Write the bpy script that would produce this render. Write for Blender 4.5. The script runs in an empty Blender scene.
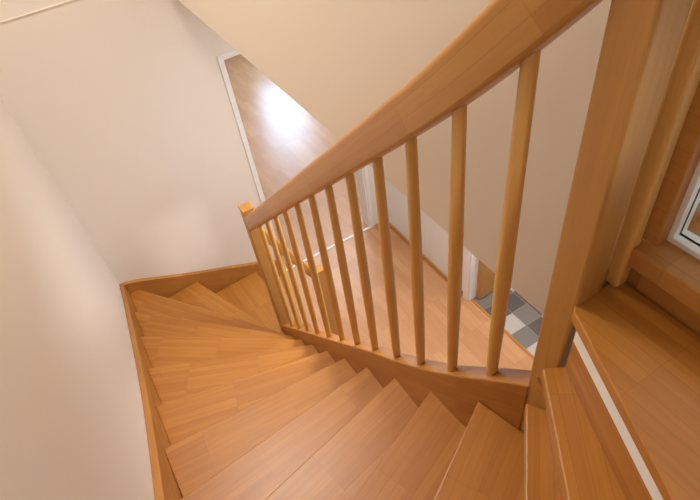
import bpy, math
import bmesh
from mathutils import Vector, Matrix
H=3.5
scn=bpy.context.scene
scn.view_settings.view_transform='Standard'
scn.view_settings.look='None'
COL=scn.collection

# ---------------- materials ----------------
def nt(name):
    m=bpy.data.materials.new(name); m.use_nodes=True
    n=m.node_tree; b=n.nodes['Principled BSDF']
    return m,n,b
def wood(name,c1,c2,rough=0.35,w=0.45,h=0.045,stave=True,grain=(5,90,1),coat=0.1,seam=0.8,contrast=0.15):
    m,n,b=nt(name)
    tc=n.nodes.new('ShaderNodeTexCoord')
    mp=n.nodes.new('ShaderNodeMapping'); mp.inputs['Scale'].default_value=grain
    n.links.new(tc.outputs['UV'],mp.inputs['Vector'])
    no=n.nodes.new('ShaderNodeTexNoise'); no.inputs['Scale'].default_value=1.0; no.inputs['Detail'].default_value=5; no.inputs['Distortion'].default_value=0.6
    n.links.new(mp.outputs['Vector'],no.inputs['Vector'])
    rp=n.nodes.new('ShaderNodeValToRGB')
    rp.color_ramp.elements[0].position=0.3; rp.color_ramp.elements[1].position=0.7
    lo=1-contrast
    rp.color_ramp.elements[0].color=(lo,lo*0.97,lo*0.93,1); rp.color_ramp.elements[1].color=(1,1,1,1)
    n.links.new(no.outputs['Fac'],rp.inputs['Fac'])
    mx=n.nodes.new('ShaderNodeMix'); mx.data_type='RGBA'; mx.blend_type='MULTIPLY'; mx.inputs[0].default_value=1
    n.links.new(rp.outputs['Color'],mx.inputs[7])
    if stave:
        br=n.nodes.new('ShaderNodeTexBrick'); br.inputs['Scale'].default_value=1
        br.inputs['Brick Width'].default_value=w; br.inputs['Row Height'].default_value=h
        br.inputs['Mortar Size'].default_value=0.0006; br.inputs['Mortar Smooth'].default_value=0.8
        br.offset=0.37; br.offset_frequency=1
        br.inputs['Color1'].default_value=(*c1,1); br.inputs['Color2'].default_value=(*c2,1)
        br.inputs['Mortar'].default_value=(c2[0]*seam,c2[1]*seam,c2[2]*seam,1)
        n.links.new(tc.outputs['UV'],br.inputs['Vector'])
        n.links.new(br.outputs['Color'],mx.inputs[6])
    else:
        n2=n.nodes.new('ShaderNodeTexNoise'); n2.inputs['Scale'].default_value=1.0
        mp2=n.nodes.new('ShaderNodeMapping'); mp2.inputs['Scale'].default_value=(1.2,14,1)
        n.links.new(tc.outputs['UV'],mp2.inputs['Vector']); n.links.new(mp2.outputs['Vector'],n2.inputs['Vector'])
        m2=n.nodes.new('ShaderNodeMix'); m2.data_type='RGBA'
        m2.inputs[6].default_value=(*c1,1); m2.inputs[7].default_value=(*c2,1)
        n.links.new(n2.outputs['Fac'],m2.inputs[0]); n.links.new(m2.outputs[2],mx.inputs[6])
    n.links.new(mx.outputs[2],b.inputs['Base Color'])
    b.inputs['Roughness'].default_value=rough
    b.inputs['Coat Weight'].default_value=coat; b.inputs['Coat Roughness'].default_value=0.25
    return m
def plaster(name,c,rough=0.9):
    m,n,b=nt(name)
    tc=n.nodes.new('ShaderNodeTexCoord')
    no=n.nodes.new('ShaderNodeTexNoise'); no.inputs['Scale'].default_value=60; no.inputs['Detail'].default_value=4
    n.links.new(tc.outputs['Object'],no.inputs['Vector'])
    bp=n.nodes.new('ShaderNodeBump'); bp.inputs['Strength'].default_value=0.05; bp.inputs['Distance'].default_value=0.002
    n.links.new(no.outputs['Fac'],bp.inputs['Height']); n.links.new(bp.outputs['Normal'],b.inputs['Normal'])
    b.inputs['Base Color'].default_value=(*c,1); b.inputs['Roughness'].default_value=rough
    return m
M_tread=wood('beech_tread',(0.54,0.222,0.036),(0.46,0.174,0.026),rough=0.36,w=0.36,h=0.024,coat=0.12,contrast=0.13)
M_wood=wood('beech_solid',(0.60,0.315,0.088),(0.51,0.24,0.058),stave=False,rough=0.42,contrast=0.12,coat=0.04)
M_bal=wood('beech_baluster',(0.80,0.47,0.155),(0.70,0.375,0.105),stave=False,rough=0.32,contrast=0.08)
M_rail=wood('beech_rail',(0.60,0.295,0.075),(0.51,0.225,0.050),rough=0.33,w=0.35,h=0.027,contrast=0.10)
M_string=wood('beech_string',(0.54,0.24,0.052),(0.45,0.182,0.036),rough=0.48,w=0.4,h=0.05,contrast=0.12,coat=0.0)
M_floor=wood('beech_laminate',(0.65,0.345,0.165),(0.56,0.272,0.120),rough=0.32,w=0.4,h=0.06,contrast=0.12,seam=0.75)
M_wallL=plaster('paint_cream',(0.87,0.81,0.745))
M_wallT=plaster('paint_tan',(0.83,0.735,0.63))
M_white=plaster('paint_white',(0.88,0.88,0.87),0.6)
M_lac=plaster('white_lacquer',(0.92,0.92,0.92),0.35)
m,n,b=nt('grey_tile')
T=0.15
tc=n.nodes.new('ShaderNodeTexCoord')
dv=n.nodes.new('ShaderNodeVectorMath'); dv.operation='SCALE'; dv.inputs['Scale'].default_value=1/T
fl=n.nodes.new('ShaderNodeVectorMath'); fl.operation='FLOOR'
wn=n.nodes.new('ShaderNodeTexWhiteNoise'); wn.noise_dimensions='2D'
rp=n.nodes.new('ShaderNodeValToRGB'); rp.color_ramp.interpolation='CONSTANT'
e=rp.color_ramp.elements; e[0].position=0; e[0].color=(0.10,0.085,0.078,1); e[1].position=0.4; e[1].color=(0.19,0.17,0.155,1)
q=e.new(0.62); q.color=(0.48,0.44,0.40,1)
br=n.nodes.new('ShaderNodeTexBrick'); br.inputs['Scale'].default_value=1; br.offset=0
br.inputs['Brick Width'].default_value=T; br.inputs['Row Height'].default_value=T; br.inputs['Mortar Size'].default_value=0.003
for k_ in ('Color1','Color2'): br.inputs[k_].default_value=(0,0,0,1)
br.inputs['Mortar'].default_value=(1,1,1,1)
L=n.links.new
L(tc.outputs['UV'],dv.inputs[0]); L(dv.outputs[0],fl.inputs[0]); L(fl.outputs[0],wn.inputs['Vector']); L(wn.outputs['Value'],rp.inputs['Fac']); L(tc.outputs['UV'],br.inputs['Vector'])
mx=n.nodes.new('ShaderNodeMix'); mx.data_type='RGBA'
L(br.outputs['Color'],mx.inputs[0]); L(rp.outputs['Color'],mx.inputs[6]); mx.inputs[7].default_value=(0.24,0.22,0.20,1); L(mx.outputs[2],b.inputs['Base Color'])
b.inputs['Roughness'].default_value=0.5
M_tile=m
m,n,b=nt('clear_glass')
b.inputs['Base Color'].default_value=(0.95,1,0.97,1); b.inputs['Roughness'].default_value=0.02; b.inputs['Transmission Weight'].default_value=1; b.inputs['IOR'].default_value=1.05
M_glass=m

# ---------------- mesh helpers ----------------
def add_uv(me,udir,origin=Vector((0,0,0))):
    udir=Vector(udir).normalized(); uv=me.uv_layers.new(name='UVMap')
    for p in me.polygons:
        nrm=p.normal; u=udir
        if abs(nrm.dot(u))>0.9:
            u=Vector((0,0,1)) if abs(nrm.z)<0.7 else Vector((0,1,0))
            u=(u-nrm*u.dot(nrm)).normalized()
        v=nrm.cross(u)
        if v.length<1e-6: v=Vector((0,1,0))
        v.normalize()
        if v.x+v.y*1.1+v.z*1.3<0: v=-v
        for li in p.loop_indices:
            co=me.vertices[me.loops[li].vertex_index].co-origin
            uv.data[li].uv=(co.dot(u),co.dot(v))
def mk(name,verts,faces,mat,udir=(1,0,0),parent=None,bevel=0,origin=Vector((0,0,0)),kind=None,seg=3,vuv=None,loop_wrap=None):
    me=bpy.data.meshes.new(name); me.from_pydata([tuple(v) for v in verts],[],faces); me.update()
    bm=bmesh.new(); bm.from_mesh(me); bmesh.ops.recalc_face_normals(bm,faces=bm.faces); bm.to_mesh(me); bm.free(); me.update()
    if vuv is None: add_uv(me,udir,origin)
    else:
        uv=me.uv_layers.new(name='UVMap')
        for p in me.polygons:
            vals=[vuv[me.loops[li].vertex_index] for li in p.loop_indices]
            mv=max(v[1] for v in vals)
            for li,(a_,b_) in zip(p.loop_indices,vals):
                if loop_wrap and len(vals)==4 and mv-b_>loop_wrap*0.5: b_+=loop_wrap
                uv.data[li].uv=(a_,b_)
    me.materials.append(mat)
    o=bpy.data.objects.new(name,me); COL.objects.link(o)
    if parent: o.parent=parent
    if bevel:
        md=o.modifiers.new('Bevel','BEVEL'); md.width=bevel; md.segments=seg; md.limit_method='ANGLE'; md.angle_limit=math.radians(40)
    if kind: o['kind']=kind
    return o
def boxd(x0,x1,y0,y1,z0,z1):
    v=[(x0,y0,z0),(x1,y0,z0),(x1,y1,z0),(x0,y1,z0),(x0,y0,z1),(x1,y0,z1),(x1,y1,z1),(x0,y1,z1)]
    f=[(0,3,2,1),(4,5,6,7),(0,1,5,4),(1,2,6,5),(2,3,7,6),(3,0,4,7)]
    return v,f
def box(name,b,mat,**k):
    v,f=boxd(*b); return mk(name,v,f,mat,**k)
def boxes(name,bs,mat,**k):
    V=[];F=[]
    for b in bs:
        v,f=boxd(*b); o=len(V); V+=v; F+=[tuple(i+o for i in q) for q in f]
    return mk(name,V,F,mat,**k)
def prism(name,pts,a,b,axis,mat,**k):
    n_=len(pts)
    def P(p,t):
        return {'z':(p[0],p[1],t),'x':(t,p[0],p[1]),'y':(p[0],t,p[1])}[axis]
    V=[P(p,a) for p in pts]+[P(p,b) for p in pts]
    F=[tuple(range(n_)),tuple(range(2*n_-1,n_-1,-1))]+[(i,(i+1)%n_,n_+(i+1)%n_,n_+i) for i in range(n_)]
    return mk(name,V,F,mat,**k)
def interp(tab,x):
    tab=sorted(tab)
    if x<=tab[0][0]:
        (a,b),(c,d)=tab[0],tab[1]
    elif x>=tab[-1][0]:
        (a,b),(c,d)=tab[-2],tab[-1]
    else:
        for i in range(len(tab)-1):
            if tab[i][0]<=x<=tab[i+1][0]:
                (a,b),(c,d)=tab[i],tab[i+1]; break
    return b+(d-b)*(x-a)/(c-a)
def sm(tab,x,w=0.08):
    return sum(interp(tab,x+t*w) for t in (-1,-.66,-.33,0,.33,.66,1))/7
def smooth_tab(tab,xs,w=0.08):
    return [(x,sm(tab,x,w)) for x in xs]
def empty(name,loc=(0,0,0),parent=None):
    e=bpy.data.objects.new(name,None); COL.objects.link(e); e.empty_display_size=0.2
    if parent: e.parent=parent
    return e

XW=-0.352; XS=-0.322; YB=3.30; YS=3.27; YN=-0.68; CEIL=2.50; UP=2.80; TOP=5.2; XP=0.65
NX,NY,NS=0.533,0.34,0.056
XT=[(0.30,0.546),(0.345,0.530),(0.39,0.517),(0.463,0.504),(0.55,0.494),(0.66,0.490),(0.9,0.49),(2.4,0.49)]
XC=lambda y: sm(XT,y,0.03)
# ---------------- staircase ----------------
stair=empty('staircase')
stair['label']='winding beech wood staircase with winder treads beside white plaster walls'
stair['category']='staircase'
ZT=[0.193*k for k in range(13)]+[2.48,2.64,2.80]
zk=lambda k:ZT[k]
I={1:(0.66,2.31),2:(0.505,2.31),3:(0.468,2.26),4:(0.468,2.055),5:(0.468,1.855),6:(0.468,1.65),7:(0.468,1.445),8:(0.468,1.24),
   9:(0.468,1.035),10:(0.468,0.835),11:(0.469,0.64),12:(0.476,0.466),13:(0.482,0.346),14:(0.475,0.324),15:(0.495,0.306)}
O={1:(0.62,YS),2:(0.15,YS),3:(-0.25,YS),4:(XS,2.88),5:(XS,2.46),6:(XS,2.04),7:(XS,1.65),8:(XS,1.30),
   9:(XS,0.97),10:(XS,0.67),11:(XS,0.34),12:(XS,0.04),13:(XS,-0.48),14:(-0.226,YN+0.03),15:(0.06,YN+0.03)}
extra={3:[(XS,YS)],13:[(XS,YN+0.03)]}
for k in range(1,15):
    i0,o0,i1,o1=Vector(I[k]),Vector(O[k]),Vector(I[k+1]),Vector(O[k+1])
    d=(o0-i0).normalized()
    d1=(o1-i1).normalized(); nb=Vector((-d1.y,d1.x))
    cen=(i0+o0)/2
    if nb.dot(((i1+o1)/2)-cen)<0: nb=-nb
    b1=i1+nb*0.046; b0=o1+nb*0.046
    b0.x=max(b0.x,XS)
    b0.y=min(max(b0.y,YN+0.03),YS)
    pts=[tuple(i0),tuple(o0)]+extra.get(k,[])+[tuple(b0),tuple(b1)]
    prism('tread' ,pts,zk(k)-0.028,zk(k),'z',M_tread,udir=(d.x,d.y,0),origin=Vector((i0.x+0.13*k,i0.y+0.017*k,0)),parent=stair,bevel=0.004)
    nf=Vector((-d.y,d.x))
    if nf.dot(((i1+o1)/2)-cen)<0: nf=-nf
    a=i0+nf*0.026; c=o0+nf*0.026; e=c+nf*0.018; g=a+nf*0.018
    for q in (a,c,e,g):
        q.x=min(max(q.x,XS),0.9); q.y=min(q.y,YS)
    prism('riser',[tuple(a),tuple(c),tuple(e),tuple(g)],zk(k-1),zk(k)-0.028,'z',M_tread,udir=(d.x,d.y,0),parent=stair)
i0,o0=Vector(I[15]),Vector(O[15]); d=(o0-i0).normalized(); nf=Vector((-d.y,d.x)); nf=nf if nf.x>0 else -nf
a=i0+nf*0.012;c=o0+nf*0.012;e=c+nf*0.018;g=a+nf*0.018
rp4=[tuple(a),tuple(c),tuple(e),tuple(g)]
prism('riser',rp4,zk(14),zk(15)-0.078,'z',M_tread,udir=(d.x,d.y,0),parent=stair)
r=prism('bright_gap_strip',rp4,zk(15)-0.078,zk(15)-0.024,'z',M_lac,parent=stair); r['label']='white strip in place of the bright gap under the top tread'  # white colour stands in for light showing through the gap
pts=[tuple(i0),tuple(o0),(0.602,YN+0.03),(0.602,0.315),(0.505,0.315)]
prism('tread',pts,zk(15)-0.024,zk(15),'z',M_tread,udir=(0,1,0),origin=Vector((i0.x,i0.y,0)),parent=stair,bevel=0.0025)

def ribbon(name,ys,top,bot,xc,t,mat,parent,bevel=0.004):
    V=[];F=[];U=[];n_=len(ys);Ls=0;prev=None
    for y in ys:
        x=xc(y); dx=(xc(y+.005)-xc(y-.005))/.01
        nx,ny=1/math.hypot(1,dx),-dx/math.hypot(1,dx)
        c=Vector((x,y,top(y)))
        if prev is not None: Ls+=(c-prev).length
        prev=c
        hh=(top(y)-bot(y))*0.72
        for (s,z),vv in zip(((-1,bot(y)),(1,bot(y)),(1,top(y)),(-1,top(y))),(0,t,t+hh,2*t+hh)):
            V.append((x+s*nx*t/2,y+s*ny*t/2,z)); U.append((Ls,vv))
    for i in range(n_-1):
        for j in range(4):
            F.append((i*4+j,i*4+(j+1)%4,i*4+4+(j+1)%4,i*4+4+j))
    F.append((0,1,2,3)); F.append(tuple((n_-1)*4+j for j in range(4)))
    return mk(name,V,F,mat,parent=parent,bevel=bevel,vuv=U)
ST=[(0.30,-0.945),(0.39,-1.015),(0.463,-1.087),(0.582,-1.217),(0.714,-1.352),(0.845,-1.48),(0.99,-1.61),(2.285,-2.87)]
ST=[(y,z+H) for y,z in ST]
ys=[0.366+i*(2.26-0.366)/44 for i in range(45)]
ribbon('inner_string',ys,lambda y:sm(ST,y,.05),lambda y:sm(ST,y,.05)-0.33-0.10*max(0,(0.7-y)/0.4),XC,0.046,M_string,stair)
LT=[(YB,0.68)]+[(O[k][1],zk(k)+0.085) for k in range(4,13)]+[(O[13][1],2.66),(YN,2.72)]
ys=[YN+i*(YB-YN)/50 for i in range(51)]
top=smooth_tab(LT,ys,0.1)
prism('wall_string',top+[(y,z-0.3) for y,z in reversed(top)],XW,XS,'x',M_string,udir=(0,0.9,-0.42),parent=stair,bevel=0.004)
BT=[(XS,0.68),(-0.25,0.665),(0.15,0.475),(0.62,0.28),(0.85,0.16)]
xs=[XS+i*(0.85-XS)/24 for i in range(25)]
top=smooth_tab(BT,xs,0.06)
prism('wall_string',top+[(x,max(z-0.3,0.0)) for x,z in reversed(top)],YS,YB,'y',M_string,udir=(0.9,0,-0.42),parent=stair,bevel=0.004)
box('upper_string',(NX+NS/2,0.605,NY-0.02,NY+0.02,2.45,2.83),M_string,udir=(1,0,0),parent=stair,bevel=0.004)
box('lower_string',(0.535,0.66,2.285,2.325,0.0,0.50),M_string,udir=(1,0,0),parent=stair,bevel=0.004)

# railing
rail=empty('railing',parent=stair)
def newel(cx,cy,s,z0,z1):
    h=s/2
    box('newel_post',(cx-h,cx+h,cy-h,cy+h,z0,z1),M_wood,udir=(0,0,1),parent=rail,bevel=0.005)
    box('newel_cap',(cx-h-.003,cx+h+.003,cy-h-.003,cy+h+.003,z1-0.001,z1+0.008),M_rail,udir=(0,1,0),parent=rail,bevel=0.003)
newel(0.495,2.285,0.062,0.0,H-1.85)
newel(NX,NY,NS,H-1.30,H+0.12)
newel(0.82,2.30,0.055,0.0,0.93)
def disc(c,r_,t,name,mat,parent):
    V=[];N=20
    for s in (0,t):
        for i in range(N):
            a=2*math.pi*i/N
            V.append((c[0]-s,c[1]+r_*math.cos(a),c[2]+r_*math.sin(a)))
    F=[tuple(range(N)),tuple(range(2*N-1,N-1,-1))]+[(i,(i+1)%N,N+(i+1)%N,N+i) for i in range(N)]
    mk(name,V,F,mat,parent=parent)
M_plug=wood('beech_plug',(0.36,0.16,0.05),(0.30,0.12,0.035),stave=False)
disc((NX-NS/2+.0005,NY,H-0.955),0.009,0.002,'wood_plug',M_plug,rail)

RT=[(0.30,-0.025),(0.345,-0.082),(0.40,-0.150),(0.463,-0.225),(0.5,-0.268),(0.624,-0.400),(0.78,-0.545),(0.946,-0.695),(2.1,-1.735),(2.27,-1.89)]
RT=[(y,z+H) for y,z in RT]
def sweep(name,path,w,h,mat,parent,lat=None):
    prof=[]
    R=0.014
    for (cx,cz,a0) in ((w/2-R,-R,0),(-w/2+R,-R,90),(-w/2+R*0.6,-h+R*0.6,180),(w/2-R*0.6,-h+R*0.6,270)):
        rr=R if a0<180 else R*0.6
        for j in range(5):
            a=math.radians(a0+j*22.5); prof.append((cx+rr*math.cos(a),cz+rr*math.sin(a)))
    N=len(prof);V=[];F=[];U=[]
    per=[0]
    for j in range(N): 
        q0=prof[j];q1=prof[(j+1)%N]; per.append(per[-1]+math.hypot(q1[0]-q0[0],q1[1]-q0[1]))
    Ls=0
    for i,p in enumerate(path):
        t=(path[min(i+1,len(path)-1)]-path[max(i-1,0)]).normalized()
        if i: Ls+=(p-path[i-1]).length
        l=t.cross(Vector((0,0,1))).normalized() if lat is None else lat
        up=l.cross(t); up.normalize()
        if up.z<0: up=-up
        for j,(x,z) in enumerate(prof): V.append(p+l*x+up*z); U.append((Ls,per[j]))
    for i in range(len(path)-1):
        for j in range(N):
            F.append((i*N+j,i*N+(j+1)%N,(i+1)*N+(j+1)%N,(i+1)*N+j))
    F.append(tuple(range(N))); F.append(tuple(range((len(path)-1)*N,len(path)*N)))
    o=mk(name,V,F,mat,parent=parent,vuv=U,loop_wrap=per[-1])
    for p in o.data.polygons: p.use_smooth=len(p.vertices)==4
    return o
ys=[0.345+i*(2.265-0.345)/60 for i in range(61)]
path=[Vector((XC(y),y,sm(RT,y,.06))) for y in ys]
sweep('handrail',path,0.058,0.082,M_rail,rail)
def baluster(x,y,z0,z1):
    N=16; V=[];F=[]
    prof=[(0,.0112),(0.03,.0122),(.2,.0140),(.42,.0150),(.65,.0140),(.9,.0120),(1,.0114)]
    Lh=z1-z0
    P=[(i/24,interp(prof,i/24)) for i in range(25)]
    for t,r_ in P:
        for j in range(N):
            a=2*math.pi*j/N; V.append((x+r_*math.cos(a),y+r_*math.sin(a),z0+t*Lh))
    for i in range(len(P)-1):
        for j in range(N): F.append((i*N+j,i*N+(j+1)%N,(i+1)*N+(j+1)%N,(i+1)*N+j))
    F.append(tuple(range(N))); F.append(tuple(range((len(P)-1)*N,len(P)*N)))
    o=mk('baluster',V,F,M_bal,udir=(0,0,1),parent=rail)
    for p in o.data.polygons: p.use_smooth=len(p.vertices)==4
for y in [0.463,0.582,0.714,0.845,0.99,1.135,1.285,1.44,1.60,1.76,1.92,2.08]:
    baluster(XC(y),y,interp(ST,y)-0.02,interp(RT,y)-0.09)
p0=Vector((0.525,2.295,1.52)); p1=Vector((0.80,2.30,0.92))
sweep('handrail',[p0+(p1-p0)*i/6 for i in range(7)],0.04,0.05,M_rail,rail,Vector((0,1,0)))
for x in (0.60,0.70):
    baluster(x,2.30,0.02 if x>.66 else .48,1.52-(x-.525)*2.14-0.09)

# ---------------- structure ----------------
S='structure'
box('wall_left',(XW-0.15,XW,YN-0.15,YB+0.12,-0.01,TOP),M_wallL,kind=S)
DX0,DX1,DZ=0.87,1.77,1.98
boxes('wall_back',[(XW,DX0,YB,YB+0.12,-0.01,TOP),(DX0,DX1,YB,YB+0.12,DZ,TOP),(DX1,2.04,YB,YB+0.12,-0.01,TOP)],M_wallL,kind=S)
A0,A1,B0,B1=0.06,0.60,3.88,4.42  # unseen opening added in the near wall to let sun streak the back wall
boxes('wall_near',[(XW,2.04,YN-0.12,YN,-0.01,B0),(XW,A0,YN-0.12,YN,B0,B1),(A1,2.04,YN-0.12,YN,B0,B1),(XW,2.04,YN-0.12,YN,B1,TOP)],M_wallL,kind=S)
boxes('sun_opening_frame',[(A0,A0+.02,YN-.06,YN-.02,B0,B1),(A1-.02,A1,YN-.06,YN-.02,B0,B1),(A0+.02,A1-.02,YN-.06,YN-.02,B0,B0+.02),(A0+.02,A1-.02,YN-.06,YN-.02,B1-.02,B1)]
  +[(A0+.02,A1-.02,YN-.06,YN-.02,4.10,4.19)],M_lac,kind=S)  # added frame; its middle bar splits the sun patch into bands
AY0,AY1=0.9,2.1
boxes('wall_right',[(1.92,2.04,AY1,YB,0,CEIL),(1.92,2.04,YN,AY0,0,CEIL),(1.92,2.04,AY0,AY1,2.1,CEIL)],M_white,kind=S)
boxes('wall_partition',[(XP,XP+0.12,0.36,YB,CEIL,TOP)],M_wallT,kind=S)
boxes('ceiling_hall',[(XP+0.12,1.92,0.36,YB,CEIL,UP-0.05),(XP,1.92,YN,0.36,CEIL,UP-0.05)],M_white,kind=S)
box('ceiling_upper',(XW,XP+0.12,YN,YB,TOP,TOP+0.1),M_white,kind=S)
boxes('wall_window',[(0.62,0.74,YN,0.36,4.0,TOP),(0.62,0.74,YN,-0.45,UP-0.05,4.0)],M_wallT,kind=S)
JY=0.283
win=boxes('window_1',[(0.612,0.72,JY,0.36,2.76,4.0),(0.606,0.72,-0.45,-0.38,2.76,4.0),(0.606,0.72,-0.38,JY,3.92,4.0),
   (0.585,0.72,-0.45,0.325,2.85,2.888),(0.604,0.70,-0.45,0.285,2.76,2.85)],M_string,udir=(0,1,0.001),kind=S,bevel=0.004)
o=box('window_moulding',(0.578,0.604,0.300,0.326,2.80,4.2),M_bal,udir=(0,0,1),bevel=0.006); o.parent=win
gl=boxes('window_frame',[(0.635,0.665,-0.38,JY,2.888,2.897),(0.635,0.665,JY-.008,JY,2.897,3.92)],M_lac); gl.parent=win
gl=box('window_pane',(0.648,0.653,-0.38,JY-.008,2.897,3.92),M_glass); gl.parent=win
box('trim_1',(XW,XP,YB-0.004,YB,2.547,2.552),M_wallT,kind=S)
box('floor_hall',(XW,1.945,YN,YB+0.12,-0.05,0.0),M_floor,udir=(0,1,0),kind=S)
box('floor_entrance',(1.945,3.1,0.85,AY1,-0.05,0.0),M_tile,udir=(1,0,0),origin=Vector((1.955,2.1,0)),kind=S)
box('trim_2',(1.935,1.955,AY0,AY1,0.0,0.006),M_string,udir=(0,1,0),kind=S)
boxes('wall_entrance',[(1.945,3.2,AY1,AY1+0.1,0,2.3),(2.04,3.2,0.75,0.85,0,2.3),(3.1,3.2,0.85,AY1,0,2.3)],M_white,kind=S)
box('ceiling_entrance',(2.04,3.2,0.75,AY1+.1,2.3,2.4),M_white,kind=S)
boxes('baseboard_right',[(1.905,1.92,AY1+.06,YB-0.02,0,0.05),(1.905,1.92,YN,AY0,0,0.05)],M_wood,udir=(0,1,0),kind=S,bevel=.003)
fw=0.032
boxes('door_1',[(DX0-fw,DX0,YB-0.012,YB,0,DZ+fw),(DX1,DX1+fw,YB-0.012,YB,0,DZ+fw),(DX0,DX1,YB-0.012,YB,DZ,DZ+fw),
  (DX0,DX0+0.008,YB,YB+0.12,0,DZ),(DX1-0.015,DX1,YB,YB+0.12,0,DZ),(DX0,DX1,YB,YB+0.12,DZ-0.008,DZ)],M_lac,kind=S,bevel=0.003)
box('trim_3',(DX0,DX1,YB-0.01,YB+0.01,0.0,0.006),M_lac,kind=S)
boxes('door_2',[(1.905,1.92,AY1,AY1+0.05,0,2.16),(1.905,1.92,AY0-0.06,AY0,0,2.16),(1.905,1.92,AY0,AY1,2.1,2.16),
  (1.92,2.04,AY1-0.015,AY1,0,2.1),(1.92,2.04,AY0,AY0+0.015,0,2.1)],M_lac,kind=S,bevel=0.003)
box('door_3',(1.99,2.86,AY1-0.06,AY1-0.016,0.01,2.0),M_wood,udir=(0,0,1),kind=S,bevel=0.003)
box('floor_room',(-1.0,5.0,YB+0.12,7.6,-0.05,0.0),M_floor,udir=(0,1,0),kind=S)
WX0,WX1,WZ0,WZ1=2.35,3.2,0.65,2.1
boxes('wall_room',[(-1.0,WX0,7.6,7.7,0,2.5),(WX1,5.0,7.6,7.7,0,2.5),(WX0,WX1,7.6,7.7,WZ1,2.5),(WX0,WX1,7.6,7.7,0,WZ0),
  (-1.1,-1.0,YB+.12,7.7,0,2.5),(5.0,5.1,YB+.12,7.7,0,2.5),(2.04,5.0,YB+.02,YB+.12,0,2.5),(-1.0,XW-.15,YB+.02,YB+.12,0,2.5)],M_white,kind=S)
box('ceiling_room',(-1.0,5.0,YB+.12,7.7,2.5,2.6),M_white,kind=S)
boxes('window_2',[(WX0,WX0+.05,7.58,7.66,WZ0,WZ1),(WX1-.05,WX1,7.58,7.66,WZ0,WZ1),(WX0+.05,WX1-.05,7.58,7.66,WZ0,WZ0+.05),(WX0+.05,WX1-.05,7.58,7.66,WZ1-.05,WZ1)],M_lac,kind=S)

# ---------------- lights ----------------
def area(name,loc,tgt,size,power,col,sy=None):
    l=bpy.data.lights.new(name,'AREA'); l.energy=power; l.color=col; l.size=size
    if sy: l.shape='RECTANGLE'; l.size_y=sy
    o=bpy.data.objects.new(name,l); COL.objects.link(o); o.location=loc
    d=Vector(tgt)-Vector(loc); o.rotation_euler=d.to_track_quat('-Z','Y').to_euler()
    return o
area('stair_fill',(0.05,2.3,5.1),(0.0,2.35,0),0.8,46,(1,0.955,0.885))  # added fill under the unseen ceiling, no lamp known there
l=bpy.data.lights.new('sun_light','SUN'); l.energy=1.0; l.color=(1,0.97,0.92); l.angle=math.radians(3.2)
o=bpy.data.objects.new('sun_light',l); COL.objects.link(o); o.location=(0.5,-4,7)
o.rotation_euler=Vector((-0.12,3.98,-3.34)).to_track_quat('-Z','Y').to_euler()
area('hall_fill',(1.35,1.7,2.45),(1.35,1.7,0),0.5,28,(0.96,0.98,1))  # added fill that brightens the lower hall, not a known fitting
area('entrance_fill',(2.6,1.4,2.25),(2.6,1.4,0),0.4,12,(1,0.98,0.95))  # added fill for the tiled alcove, source unseen
area('room_fill',(2.2,5.2,2.45),(2.2,5.2,0),1.2,36,(0.97,0.98,1))  # added fill giving the far room diffuse light
area('room_window_daylight',(2.78,7.78,1.38),(2.78,5,1.38),0.85,72,(0.42,0.70,1),1.45)
w=bpy.data.worlds.new('World'); scn.world=w; w.use_nodes=True
w.node_tree.nodes['Background'].inputs[0].default_value=(0.95,0.98,1,1); w.node_tree.nodes['Background'].inputs[1].default_value=1.0

# ---------------- camera ----------------
cd=bpy.data.cameras.new('Camera'); cam=bpy.data.objects.new('Camera',cd); COL.objects.link(cam)
X=Vector((0.847,-0.519,-0.116)).normalized(); Y=Vector((0.442,0.566,0.696)); Y=(Y-X*Y.dot(X)).normalized(); Z=X.cross(Y)
mt=Matrix((X,Y,Z)).transposed().to_4x4(); mt.translation=Vector((0,0,H))
cam.matrix_world=mt
cd.sensor_width=36; cd.lens=36*550/700; cd.clip_start=0.02
scn.camera=cam
